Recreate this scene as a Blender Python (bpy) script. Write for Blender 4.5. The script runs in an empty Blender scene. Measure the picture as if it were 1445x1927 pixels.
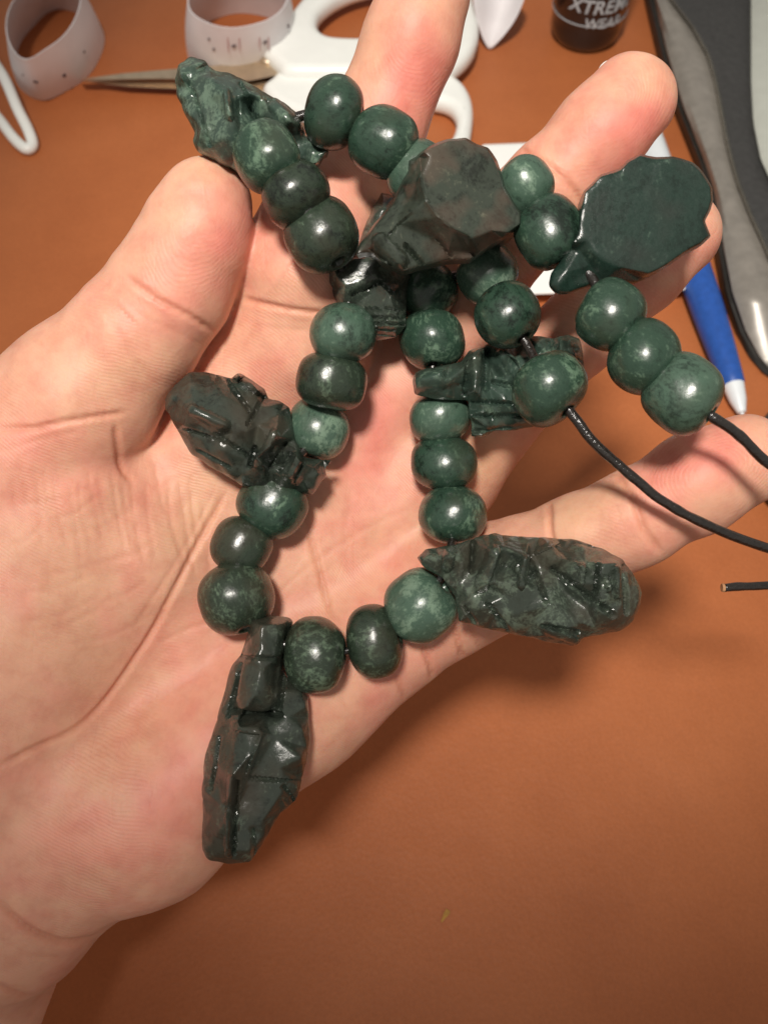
import bpy, bmesh, math, random
import numpy as np
from mathutils import Vector, Matrix, noise, geometry

random.seed(7); np.random.seed(7)
sc = bpy.context.scene
col = sc.collection

# ------------------------------------------------------------------ camera
W, H, F = 1445.0, 1927.0, 1700.0          # photograph size and focal length in its pixels
CAM_H = 0.23
cam = bpy.data.cameras.new("camera"); camo = bpy.data.objects.new("camera", cam); col.objects.link(camo)
camo.location = (0, 0, CAM_H); camo.rotation_euler = (math.radians(30), 0, 0)
cam.sensor_fit = 'VERTICAL'; cam.sensor_height = 24.0; cam.lens = 24.0 * F / H
cam.clip_start = 0.005; cam.clip_end = 20
cam.dof.use_dof = True; cam.dof.focus_distance = 0.137; cam.dof.aperture_fstop = 22
sc.camera = camo
RC = Matrix.Rotation(math.radians(30), 3, 'X'); RN = np.array(RC)
def C2W(p):                                # camera-aligned centimetres -> world metres (array)
    p = np.asarray(p, dtype=float)
    return (p * 0.01) @ RN.T + np.array([0, 0, CAM_H])
def PX(u, v, d):                           # pixel and depth (cm) -> camera-aligned cm
    return np.array([(u - W/2) / F * d, -(v - H/2) / F * d, -d])
def P(u, v, d): return Vector(C2W(PX(u, v, d)))
def T(u, v, z=0.0):                        # pixel -> world point at height z (cm) above the table
    r = RC @ Vector(((u - W/2) / F, -(v - H/2) / F, -1.0))
    t = (z * 0.01 - CAM_H) / r.z
    return Vector((r.x * t, r.y * t, z * 0.01))

# ------------------------------------------------------------------ light
world = bpy.data.worlds.new("World"); sc.world = world; world.use_nodes = True
bg = world.node_tree.nodes["Background"]
bg.inputs[0].default_value = (1.0, 0.93, 0.86, 1); bg.inputs[1].default_value = 0.31
def lamp(name, kind, loc, target, energy, color, size):
    l = bpy.data.lights.new(name, kind); o = bpy.data.objects.new(name, l); col.objects.link(o)
    o.location = loc; o.rotation_euler = (Vector(target) - Vector(loc)).to_track_quat('-Z', 'Y').to_euler()
    l.energy = energy; l.color = color
    if kind == 'SPOT': l.shadow_soft_size = size
    return o, l
Lpos = Vector(C2W([-7.0, 20.0, 58.0]))
lo, ll = lamp("ceiling_lamp", 'SPOT', Lpos, T(920, 500), 32.0, (1.0, 0.935, 0.86), 0.052)
ll.spot_size = math.radians(30.0); ll.spot_blend = 0.74
sc.view_settings.view_transform = 'Standard'; sc.view_settings.look = 'None'
sc.view_settings.exposure = 0.0; sc.view_settings.gamma = 1.0
sc.render.engine = 'CYCLES'

# ------------------------------------------------------------------ materials
def mat(name, color=(.5,.5,.5), rough=.5, metal=0.0, spec=.5, coat=0.0):
    m = bpy.data.materials.new(name); m.use_nodes = True
    b = m.node_tree.nodes["Principled BSDF"]
    b.inputs["Base Color"].default_value = (*color, 1); b.inputs["Roughness"].default_value = rough
    b.inputs["Metallic"].default_value = metal; b.inputs["Specular IOR Level"].default_value = spec
    b.inputs["Coat Weight"].default_value = coat; b.inputs["Coat Roughness"].default_value = .12
    return m, m.node_tree.nodes, m.node_tree.links, b
def nd(ns, t, **kw):
    n = ns.new(t)
    for k, v in kw.items():
        if k in n.inputs: n.inputs[k].default_value = v
        else: setattr(n, k, v)
    return n
def ramp(ns, stops):
    r = ns.new("ShaderNodeValToRGB"); e = r.color_ramp.elements
    while len(e) < len(stops): e.new(.5)
    for i, (p, c) in enumerate(stops): e[i].position = p; e[i].color = (*c, 1) if len(c) == 3 else c
    return r
def add_bump(ns, ls, b, src, strength, dist, prev=None):
    bp = nd(ns, "ShaderNodeBump"); bp.inputs["Strength"].default_value = strength; bp.inputs["Distance"].default_value = dist
    ls.new(src, bp.inputs["Height"])
    if prev: ls.new(prev, bp.inputs["Normal"])
    ls.new(bp.outputs[0], b.inputs["Normal"]); return bp.outputs[0]
def simple(name, color, rough=.5, metal=0, spec=.5, nscale=300, namp=.08, bump=.0, coat=0, rvar=.1):
    m, ns, ls, b = mat(name, color, rough, metal, spec, coat)
    tc = ns.new("ShaderNodeTexCoord"); n = nd(ns, "ShaderNodeTexNoise", Scale=nscale, Detail=5.0)
    ls.new(tc.outputs["Object"], n.inputs["Vector"])
    r = ramp(ns, [(.3, tuple(max(0, c*(1-namp)) for c in color)), (.7, tuple(min(1, c*(1+namp)) for c in color))])
    ls.new(n.outputs[0], r.inputs[0]); ls.new(r.outputs[0], b.inputs["Base Color"])
    mr = nd(ns, "ShaderNodeMapRange"); mr.inputs["To Min"].default_value = max(.02, rough-rvar); mr.inputs["To Max"].default_value = min(1, rough+rvar)
    n2 = nd(ns, "ShaderNodeTexNoise", Scale=nscale*.3, Detail=3.0); ls.new(tc.outputs["Object"], n2.inputs["Vector"])
    ls.new(n2.outputs[0], mr.inputs[0]); ls.new(mr.outputs[0], b.inputs["Roughness"])
    if bump: add_bump(ns, ls, b, n.outputs[0], bump, .0003)
    return m

def jade(name, dark, mid, light, brown, rough, pend=False, n4s=.45):
    m, ns, ls, b = mat(name, mid, rough, 0, .6, .0)
    tc = ns.new("ShaderNodeTexCoord"); oi = ns.new("ShaderNodeObjectInfo")
    sc_ = nd(ns, "ShaderNodeVectorMath", operation='SCALE'); sc_.inputs["Scale"].default_value = 3.7
    cmb = ns.new("ShaderNodeCombineXYZ")
    for i in range(3): ls.new(oi.outputs["Random"], cmb.inputs[i])
    ls.new(cmb.outputs[0], sc_.inputs[0])
    ad = nd(ns, "ShaderNodeVectorMath", operation='ADD'); ls.new(tc.outputs["Object"], ad.inputs[0]); ls.new(sc_.outputs[0], ad.inputs[1])
    mp = nd(ns, "ShaderNodeMapping"); mp.inputs["Scale"].default_value = (1, 1, .7); mp.inputs["Rotation"].default_value = (.6, .4, .3)
    ls.new(ad.outputs[0], mp.inputs[0])
    n1 = nd(ns, "ShaderNodeTexNoise", Scale=260.0, Detail=8.0, Roughness=.72, Distortion=.7); ls.new(mp.outputs[0], n1.inputs[0])
    n2 = nd(ns, "ShaderNodeTexNoise", Scale=1500.0, Detail=6.0, Roughness=.75, Distortion=.4); ls.new(mp.outputs[0], n2.inputs[0])
    n3 = nd(ns, "ShaderNodeTexNoise", Scale=120.0, Detail=2.0); ls.new(ad.outputs[0], n3.inputs[0])
    mx = nd(ns, "ShaderNodeMath", operation='MULTIPLY_ADD'); ls.new(n2.outputs[0], mx.inputs[0]); mx.inputs[1].default_value = .62; ls.new(n1.outputs[0], mx.inputs[2])
    # individual tone of each stone
    rv = nd(ns, "ShaderNodeMath", operation='MULTIPLY_ADD'); ls.new(oi.outputs["Random"], rv.inputs[0]); rv.inputs[1].default_value = .16; rv.inputs[2].default_value = -.08
    mm = nd(ns, "ShaderNodeMath", operation='ADD'); ls.new(mx.outputs[0], mm.inputs[0]); ls.new(rv.outputs[0], mm.inputs[1])
    r = ramp(ns, [(.60, dark), (.76, mid), (.86, mid), (1.0, light)]); ls.new(mm.outputs[0], r.inputs[0])
    rb = ramp(ns, [(.50, (0,0,0)), (.68, (1,1,1))]); ls.new(n3.outputs[0], rb.inputs[0])
    mb = nd(ns, "ShaderNodeMix", data_type='RGBA'); 
    fm = nd(ns, "ShaderNodeMath", operation='MULTIPLY'); fm.inputs[1].default_value = .55 if not pend else .7; ls.new(rb.outputs[0], fm.inputs[0])
    ls.new(fm.outputs[0], mb.inputs[0]); ls.new(r.outputs[0], mb.inputs[6]); mb.inputs[7].default_value = (*brown, 1)
    ls.new(mb.outputs[2], b.inputs["Base Color"])
    mr = nd(ns, "ShaderNodeMapRange"); mr.inputs["To Min"].default_value = rough-.09; mr.inputs["To Max"].default_value = rough+.14
    ls.new(n2.outputs[0], mr.inputs[0]); ls.new(mr.outputs[0], b.inputs["Roughness"])
    pv = add_bump(ns, ls, b, n2.outputs[0], .25 if not pend else .35, .00010 if not pend else .00012)
    n4 = nd(ns, "ShaderNodeTexNoise", Scale=380.0 if not pend else 420.0, Detail=3.0); ls.new(ad.outputs[0], n4.inputs[0])
    add_bump(ns, ls, b, n4.outputs[0], n4s, .00025, pv)
    return m
M_bead = jade("bead_jade", (.007,.015,.010), (.024,.052,.034), (.11,.18,.12), (.042,.050,.033), .25)
M_beadl = jade("bead_jade_light", (.018,.034,.024), (.055,.100,.070), (.15,.225,.16), (.05,.066,.046), .25)
M_beadd = jade("bead_jade_dark", (.007,.011,.008), (.024,.037,.024), (.095,.14,.092), (.045,.042,.027), .25)
M_pend = jade("pendant_jade", (.015,.019,.015), (.035,.045,.035), (.095,.125,.092), (.055,.048,.035), .20, True)
M_pendg = jade("pendant_jade_green", (.015,.026,.020), (.035,.060,.046), (.11,.165,.12), (.045,.052,.040), .21, True)
M_pendf = jade("pendant_jade_flat", (.008,.018,.013), (.013,.030,.022), (.075,.12,.088), (.022,.030,.024), .25, True, .12)
M_pendb = jade("pendant_jade_brown_sheen", (.014,.018,.013), (.036,.046,.034), (.12,.13,.09), (.12,.075,.055), .28, True, .15)  # worn brown, with the face's brownish sheen also put into the colour

def mat_table():
    m, ns, ls, b = mat("table_brown", (.40,.135,.05), .55, 0, .35)
    tc = ns.new("ShaderNodeTexCoord")
    a = nd(ns, "ShaderNodeTexNoise", Scale=14.0, Detail=5.0, Roughness=.6); ls.new(tc.outputs["Object"], a.inputs[0])
    r = ramp(ns, [(.3, (.36,.104,.031)), (.55, (.42,.128,.040)), (.75, (.46,.146,.048))]); ls.new(a.outputs[0], r.inputs[0])
    g = nd(ns, "ShaderNodeTexNoise", Scale=1500.0, Detail=4.0, Roughness=.7); ls.new(tc.outputs["Object"], g.inputs[0])
    gr = ramp(ns, [(.3, (.90,.90,.90)), (.7, (1.06,1.06,1.06))]); ls.new(g.outputs[0], gr.inputs[0])
    mx = nd(ns, "ShaderNodeMix", data_type='RGBA', blend_type='MULTIPLY'); mx.inputs[0].default_value = 1
    ls.new(r.outputs[0], mx.inputs[6]); ls.new(gr.outputs[0], mx.inputs[7]); ls.new(mx.outputs[2], b.inputs["Base Color"])
    v = nd(ns, "ShaderNodeTexVoronoi", Scale=900.0); ls.new(tc.outputs["Object"], v.inputs["Vector"])
    p = add_bump(ns, ls, b, v.outputs["Distance"], .25, .0002)
    add_bump(ns, ls, b, a.outputs[0], .4, .003, p)
    return m
M_table = mat_table()

def mat_skin():
    m, ns, ls, b = mat("skin", (.7,.4,.3), .5, 0, .38)
    tc = ns.new("ShaderNodeTexCoord")
    at = nd(ns, "ShaderNodeAttribute", attribute_name="skin")
    n = nd(ns, "ShaderNodeTexNoise", Scale=220.0, Detail=5.0, Roughness=.65); ls.new(tc.outputs["Object"], n.inputs[0])
    r = ramp(ns, [(.30, (.90,.80,.80)), (.55, (1,1,1)), (.75, (1.04,1.07,1.08))]); ls.new(n.outputs[0], r.inputs[0])
    mx = nd(ns, "ShaderNodeMix", data_type='RGBA', blend_type='MULTIPLY'); mx.inputs[0].default_value = 1
    ls.new(at.outputs["Color"], mx.inputs[6]); ls.new(r.outputs[0], mx.inputs[7]); ls.new(mx.outputs[2], b.inputs["Base Color"])
    b.inputs["Subsurface Weight"].default_value = .5
    b.inputs["Subsurface Radius"].default_value = (1.0, .38, .2); b.inputs["Subsurface Scale"].default_value = .0022
    # papillary ridges: loop-shaped level lines of a field stored on the mesh
    ar = nd(ns, "ShaderNodeAttribute", attribute_name="ridge")
    sp = ns.new("ShaderNodeSeparateColor"); ls.new(ar.outputs["Color"], sp.inputs[0])
    sn = nd(ns, "ShaderNodeMath", operation='MULTIPLY'); sn.inputs[1].default_value = 2*math.pi/0.0047
    nn = nd(ns, "ShaderNodeTexNoise", Scale=130.0, Detail=2.0); ls.new(tc.outputs["Object"], nn.inputs[0])
    mad = nd(ns, "ShaderNodeMath", operation='MULTIPLY_ADD'); ls.new(nn.outputs[0], mad.inputs[0]); mad.inputs[1].default_value = .022; ls.new(sp.outputs[0], mad.inputs[2])
    ls.new(mad.outputs[0], sn.inputs[0])
    si = nd(ns, "ShaderNodeMath", operation='SINE'); ls.new(sn.outputs[0], si.inputs[0])
    sm = nd(ns, "ShaderNodeMath", operation='MULTIPLY'); ls.new(si.outputs[0], sm.inputs[0]); ls.new(sp.outputs[1], sm.inputs[1])
    pn = nd(ns, "ShaderNodeTexNoise", Scale=70.0, Detail=3.0); ls.new(tc.outputs["Object"], pn.inputs[0])
    pr_ = ramp(ns, [(.38, (.10,.10,.10)), (.66, (1,1,1))]); ls.new(pn.outputs[0], pr_.inputs[0])
    sm2 = nd(ns, "ShaderNodeMath", operation='MULTIPLY'); ls.new(sm.outputs[0], sm2.inputs[0]); ls.new(pr_.outputs[0], sm2.inputs[1])
    p = add_bump(ns, ls, b, sm2.outputs[0], .42, .00005)
    f = nd(ns, "ShaderNodeTexNoise", Scale=1300.0, Detail=4.0, Roughness=.7); ls.new(tc.outputs["Object"], f.inputs[0])
    p = add_bump(ns, ls, b, f.outputs[0], .35, .00014, p)
    v = nd(ns, "ShaderNodeTexVoronoi", Scale=420.0, feature='DISTANCE_TO_EDGE'); 
    mp = nd(ns, "ShaderNodeMapping"); mp.inputs["Scale"].default_value = (1, .35, 1); mp.inputs["Rotation"].default_value = (0, 0, .5)
    ls.new(tc.outputs["Object"], mp.inputs[0]); ls.new(mp.outputs[0], v.inputs["Vector"])
    vr = ramp(ns, [(0, (0,0,0)), (.10, (1,1,1))]); ls.new(v.outputs["Distance"], vr.inputs[0])
    p = add_bump(ns, ls, b, vr.outputs[0], .16, .00006, p)
    v2 = nd(ns, "ShaderNodeTexVoronoi", Scale=230.0, feature='DISTANCE_TO_EDGE')
    mp2 = nd(ns, "ShaderNodeMapping"); mp2.inputs["Scale"].default_value = (1, .22, .6); mp2.inputs["Rotation"].default_value = (0, 0, -.35)
    ls.new(tc.outputs["Object"], mp2.inputs[0]); ls.new(mp2.outputs[0], v2.inputs["Vector"])
    vr2 = ramp(ns, [(0, (0,0,0)), (.05, (1,1,1))]); ls.new(v2.outputs["Distance"], vr2.inputs[0])
    v2m = nd(ns, "ShaderNodeMath", operation='MULTIPLY'); ls.new(vr2.outputs[0], v2m.inputs[0]); ls.new(pr_.outputs[0], v2m.inputs[1])
    add_bump(ns, ls, b, v2m.outputs[0], .22, .00010, p)
    mr = nd(ns, "ShaderNodeMapRange"); mr.inputs["To Min"].default_value = .40; mr.inputs["To Max"].default_value = .62
    ls.new(n.outputs[0], mr.inputs[0]); ls.new(mr.outputs[0], b.inputs["Roughness"])
    return m
M_skin = mat_skin()
M_cord = simple("black_leather", (.014,.011,.009), .22, 0, .7, 1800, .3, .6, .5)
M_tan = simple("cut_leather", (.45,.24,.12), .7, 0, .3, 900, .2, .3)
M_white = simple("white_plastic", (.88,.90,.86), .35, 0, .5, 150, .02, 0)
M_paper = simple("white_strip", (.74,.71,.72), .5, 0, .4, 90, .05, 0)
M_card = simple("white_card", (.90,.92,.89), .45, 0, .4, 90, .02, 0)
M_steel = simple("blade_steel", (.62,.50,.36), .38, .85, .5, 300, .1, 0)  # warm reflection of the table put into the steel colour
M_nail = simple("nail", (.85,.80,.75), .3, 0, .5, 200, .03, 0)
M_black = simple("black_gloss", (.010,.008,.008), .22, 0, .5, 200, .2, 0, .5)
M_print = simple("grey_print", (.42,.45,.47), .4, 0, .4, 900, .2, 0)
M_red = simple("red_mark", (.42,.20,.19), .6, 0, .3, 900, .2, 0)
M_dark = simple("dark_mark", (.07,.04,.045), .6, 0, .3, 900, .2, 0)
M_blue = simple("blue_grip", (.018,.085,.36), .42, 0, .4, 500, .12, .2)
M_penw = simple("pen_white", (.72,.77,.80), .35, 0, .5, 300, .03, 0)
M_taupe = simple("taupe_shell", (.27,.25,.22), .36, .25, .5, 250, .12, .1)
M_wall_shade = simple("side_wall_shade", (.022,.020,.017), .45, 0, .4, 300, .2, .1)  # near-black colour carries the shade under the tool's edge
M_rim = simple("bright_rim", (.45,.43,.38), .25, .9, .5, 300, .12, 0)
M_grip = simple("black_rubber", (.045,.045,.044), .55, 0, .35, 500, .15, .3)
M_pale = simple("pale_shell", (.46,.48,.43), .5, 0, .4, 200, .04, .1)
M_yel = simple("yellow_flake", (.42,.22,.04), .6, 0, .3, 400, .2, 0)

# ------------------------------------------------------------------ mesh helpers
def mesh_obj(name, verts, faces, material, parent=None, smooth=True, center=True, mats=None, fm=None):
    """verts: world metres; the origin is moved to the centre of the mesh"""
    v = np.asarray([tuple(x) for x in verts], dtype=float) if not isinstance(verts, np.ndarray) else verts
    c = v.mean(axis=0) if center else np.zeros(3)
    me = bpy.data.meshes.new(name)
    me.from_pydata((v - c).tolist(), [], faces if not isinstance(faces, np.ndarray) else faces.tolist()); me.update()
    if mats:
        for m in mats: me.materials.append(m)
        if fm is not None: me.polygons.foreach_set("material_index", fm)
    else: me.materials.append(material)
    if smooth: me.polygons.foreach_set("use_smooth", [True]*len(me.polygons))
    o = bpy.data.objects.new(name, me); col.objects.link(o)
    o.location = c
    if parent: attach(o, parent)
    return o
def attach(o, parent):
    bpy.context.view_layer.update()
    o.parent = parent; o.matrix_parent_inverse = Matrix.Translation(-parent.location)
def root(name, loc, label, cat, group=None):
    o = bpy.data.objects.new(name, None); col.objects.link(o); o.location = loc; o.empty_display_size = .01
    o['label'] = label; o['category'] = cat
    if group: o['group'] = group
    return o
def tag(o, label, cat, group=None):
    o['label'] = label; o['category'] = cat
    if group: o['group'] = group
    return o
def fix_normals(o):
    bm = bmesh.new(); bm.from_mesh(o.data); bmesh.ops.recalc_face_normals(bm, faces=bm.faces); bm.to_mesh(o.data); bm.free()
def catmull(pts, n=8, closed=False):
    pts = [np.array(p, float) for p in pts]; out = []
    m = len(pts); rng = m if closed else m-1
    for i in range(rng):
        g = lambda k: pts[k % m] if closed else pts[min(max(k, 0), m-1)]
        p0, p1, p2, p3 = g(i-1), g(i), g(i+1), g(i+2)
        for j in range(n):
            t = j / n
            out.append(.5*((2*p1)+(-p0+p2)*t+(2*p0-5*p1+4*p2-p3)*t*t+(-p0+3*p1-3*p2+p3)*t**3))
    if not closed: out.append(pts[-1])
    return out
def tube(pts, radii, seg=14, closed=False):
    pts = [Vector(p) for p in pts]; n = len(pts)
    if not hasattr(radii, '__len__'): radii = [radii]*n
    V, Fc = [], []; up = Vector((0.13, 0.2, 1)).normalized()
    for i, p in enumerate(pts):
        if closed: tg = pts[(i+1) % n] - pts[i-1]
        else: tg = pts[min(i+1, n-1)] - pts[max(i-1, 0)]
        tg.normalize(); a = tg.cross(up).normalized(); up = a.cross(tg).normalized()
        for k in range(seg):
            th = 2*math.pi*k/seg; V.append(p + (a*math.cos(th) + up*math.sin(th)) * radii[i])
    for i in range(n if closed else n-1):
        for k in range(seg):
            j = (i+1) % n
            Fc.append((i*seg+k, i*seg+(k+1) % seg, j*seg+(k+1) % seg, j*seg+k))
    if not closed:
        Fc.append(tuple(range(seg))[::-1]); Fc.append(tuple((n-1)*seg+k for k in range(seg)))
    return V, Fc
def lathe(profile, seg=40):                # (r, z) pairs from pole to pole; open ends stay closed on the axis
    V, Fc = [], []
    for r, z in profile:
        for k in range(seg):
            th = 2*math.pi*k/seg; V.append((r*math.cos(th), r*math.sin(th), z))
    n = len(profile)
    for i in range(n-1):
        for k in range(seg): Fc.append((i*seg+k, i*seg+(k+1) % seg, (i+1)*seg+(k+1) % seg, (i+1)*seg+k))
    return V, Fc
def plate(name, outer, hole, z0, z1, bevel, material, parent=None, n=6):
    """flat moulded shape from pixel outlines on the table, between heights z0 and z1 (cm), edges rounded"""
    zm = (z0+z1)/2
    cu = bpy.data.curves.new("outline", 'CURVE'); cu.dimensions = '2D'; cu.fill_mode = 'BOTH'
    for loop in [outer] + ([hole] if hole else []):
        w = [T(u, v, zm) for u, v in loop]; w = catmull([(p.x, p.y, 0) for p in w], n, True)
        s = cu.splines.new('POLY'); s.points.add(len(w)-1); s.use_cyclic_u = True
        for i, p in enumerate(w): s.points[i].co = (p[0], p[1], 0, 1)
    cu.extrude = max(0.0001, (z1-z0)/200 - bevel*.01); cu.bevel_depth = bevel*.01; cu.bevel_resolution = 4; cu.offset = -bevel*.01
    tmp = bpy.data.objects.new("outline", cu); col.objects.link(tmp)
    dg = bpy.context.evaluated_depsgraph_get(); me = bpy.data.meshes.new_from_object(tmp.evaluated_get(dg))
    bpy.data.objects.remove(tmp); bpy.data.curves.remove(cu)
    v = np.array([x.co[:] for x in me.vertices]); v[:, 2] += zm*.01
    f = [tuple(p.vertices) for p in me.polygons]; bpy.data.meshes.remove(me)
    bm = bmesh.new()
    return mesh_obj(name, v, f, material, parent, smooth=True)
def autosmooth(o, ang=40):
    o.data.set_sharp_from_angle(angle=math.radians(ang))

# ------------------------------------------------------------------ the table
t = mesh_obj("table_top", [(-.9,-.6,0),(.9,-.6,0),(.9,1.1,0),(-.9,1.1,0),(-.9,-.6,-.03),(.9,-.6,-.03),(.9,1.1,-.03),(-.9,1.1,-.03)],
             [(0,1,2,3),(7,6,5,4),(0,4,5,1),(1,5,6,2),(2,6,7,3),(3,7,4,0)], M_table, smooth=False)
t['kind'] = 'structure'

# ------------------------------------------------------------------ the hand
GH = 0.055
lo_ = np.array([-9.6, -11.6, -18.2]); hi_ = np.array([8.2, 9.6, -11.4])
dims = np.ceil((hi_-lo_)/GH).astype(int)
ax = [(lo_[i] + GH*np.arange(dims[i])).astype(np.float32) for i in range(3)]
BIG = 3.0
def prim(u1, v1, d1, r1, u2, v2, d2, r2):  # round cone: pixels, axis depth in cm, radius in pixels
    return (PX(u1, v1, d1), PX(u2, v2, d2), r1*d1/F, r2*d2/F)
def rc_dist(X, Y, Z, p):
    a, b, ra, rb = p; ab = b-a; L2 = float(ab@ab)
    t = ((X-a[0])*ab[0] + (Y-a[1])*ab[1] + (Z-a[2])*ab[2]) / L2
    t = np.clip(t, 0, 1)
    dx = X-a[0]-t*ab[0]; dy = Y-a[1]-t*ab[1]; dz = Z-a[2]-t*ab[2]
    return np.sqrt(dx*dx+dy*dy+dz*dz) - (ra+t*(rb-ra))
def smin(a, b, k):
    h = np.clip(.5+.5*(b-a)/k, 0, 1)
    return b*(1-h)+a*h-k*h*(1-h)
def chain(plist, k):
    def f(X, Y, Z):
        out = None
        for p in plist:
            d = rc_dist(X, Y, Z, p); out = d if out is None else smin(out, d, k)
        return out
    mn = np.min([np.minimum(p[0], p[1]) - max(p[2], p[3]) for p in plist], axis=0) - .9
    mx = np.max([np.maximum(p[0], p[1]) + max(p[2], p[3]) for p in plist], axis=0) + .9
    return f, mn, mx
def path(nodes):                            # nodes (u, v, d, r) -> round cones
    return [prim(*nodes[i], *nodes[i+1]) for i in range(len(nodes)-1)]
THUMB = chain(path([(390,374,13.75,73),(384,402,13.8,86),(363,462,13.95,101),(322,540,14.1,111),(250,637,14.25,117),(150,750,14.5,142),(20,900,14.9,185)]), .25)
INDEX = chain(path([(799,-4,14.3,85),(775,75,14.35,86),(708,240,14.7,88),(645,345,14.8,100),(616,410,14.75,114),(580,510,14.8,128),(580,640,15.3,124)]), .25)
MIDDLE = chain(path([(1188,188,14.3,83),(1130,250,14.35,84),(1030,358,14.6,85),(960,430,14.9,90),(860,580,15.5,100),(770,720,15.9,105)]), .25)
RING = chain(path([(1272,440,14.7,82),(1200,505,14.7,82),(1085,628,15.0,76),(1000,705,15.3,84),(900,800,15.8,95),(820,880,16.2,105)]), .25)
PINKY = chain(path([(1398,866,14.0,86),(1310,910,14.0,90),(1190,975,14.2,88),(1090,1025,14.6,92),(980,1075,15.1,98),(860,1110,15.6,110)]), .25)
PALM = chain([
    prim(440,720,15.7,112, 560,590,15.4,118),
    prim(590,640,15.7,112, 120,1180,16.2,170), prim(760,740,16.1,108, 150,1260,16.3,170),
    prim(830,890,16.3,108, 130,1380,16.4,170), prim(862,1100,15.7,106, 560,1310,15.7,135),
    prim(560,1310,15.7,135, 270,1520,15.3,165),
    prim(270,1520,15.3,165, 60,1480,15.7,230),
    prim(120,930,15.1,175, -60,1300,15.4,280),
    prim(250,1050,15.3,130, -10,1250,15.4,240),
    prim(60,1480,15.9,200, 0,1680,15.6,196), prim(225,1530,15.4,162, 40,1640,15.4,165), prim(-20,1720,16.5,160, -265,2330,15.9,185),
    prim(-90,1650,16.2,190, -430,2330,15.9,200)], .55)
PARTS = [PALM, INDEX, MIDDLE, RING, PINKY, THUMB]
def hand_sdf(X, Y, Z, fs):
    palm, idx, mid, rng, pk, th = fs
    g = smin(smin(idx, mid, .12), smin(rng, pk, .12), .12)
    return smin(smin(palm, g, .42), th, .13)
def field_dense():
    fs = []
    for f, mn, mx in PARTS:
        A = np.full(tuple(dims), BIG, np.float32)
        s = [slice(max(0, int((mn[i]-lo_[i])/GH)), min(dims[i], int((mx[i]-lo_[i])/GH)+1)) for i in range(3)]
        X = ax[0][s[0]][:, None, None]; Y = ax[1][s[1]][None, :, None]; Z = ax[2][s[2]][None, None, :]
        A[s[0], s[1], s[2]] = f(X, Y, Z).astype(np.float32)
        fs.append(A)
    return hand_sdf(None, None, None, fs)
def hand_at(pts):
    pts = np.asarray(pts, float)
    return hand_sdf(None, None, None, [f(pts[:, 0], pts[:, 1], pts[:, 2]) for f, _, _ in PARTS])
def surf_depth(u, v):                       # depth of the hand's front along a pixel's ray, None where it misses
    ds = np.arange(11.5, 18.5, .02)
    pts = np.stack([(u-W/2)/F*ds, -(v-H/2)/F*ds, -ds], 1)
    k = np.nonzero(hand_at(pts) < 0)[0]
    return ds[k[0]] if len(k) else None
def surface_nets(Fd):
    ins = Fd < 0; n = np.array(Fd.shape); cs = n-1
    cnt = np.zeros(tuple(cs), np.int8)
    for dx in (0,1):
        for dy in (0,1):
            for dz in (0,1): cnt += ins[dx:dx+cs[0], dy:dy+cs[1], dz:dz+cs[2]]
    act = (cnt > 0) & (cnt < 8); idx = np.argwhere(act)
    vid = -np.ones(tuple(cs), np.int64); vid[act] = np.arange(len(idx))
    pos = np.zeros((len(idx), 3)); num = np.zeros(len(idx))
    corners = [(0,0,0),(1,0,0),(0,1,0),(1,1,0),(0,0,1),(1,0,1),(0,1,1),(1,1,1)]
    for a in range(8):
        for b in range(a+1, 8):
            ca, cb = np.array(corners[a]), np.array(corners[b])
            if abs(ca-cb).sum() != 1: continue
            fa = Fd[tuple((idx+ca).T)]; fb = Fd[tuple((idx+cb).T)]
            s = (fa < 0) != (fb < 0); tt = np.where(s, fa/np.where(s, fa-fb, 1), 0)
            pos += s[:, None] * (ca + tt[:, None]*(cb-ca)); num += s
    pos = pos/num[:, None] + idx
    faces = []
    for axis in range(3):
        o1, o2 = [(1,2),(2,0),(0,1)][axis]
        sl0 = [slice(None)]*3; sl1 = [slice(None)]*3
        sl0[axis] = slice(0, n[axis]-1); sl1[axis] = slice(1, n[axis])
        A = ins[tuple(sl0)]; B = ins[tuple(sl1)]
        e = np.argwhere(A != B); flip = A[tuple(e.T)]
        ok = (e[:, o1] > 0) & (e[:, o2] > 0) & (e[:, o1] < n[o1]-1) & (e[:, o2] < n[o2]-1)
        e = e[ok]; flip = flip[ok]
        def g(a, b):
            q = e.copy(); q[:, o1] -= a; q[:, o2] -= b; return vid[tuple(q.T)]
        q = np.stack([g(1,1), g(0,1), g(0,0), g(1,0)], 1)
        q[~flip] = q[~flip][:, ::-1]; faces.append(q)
    return lo_ + pos*GH, np.concatenate(faces)

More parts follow.
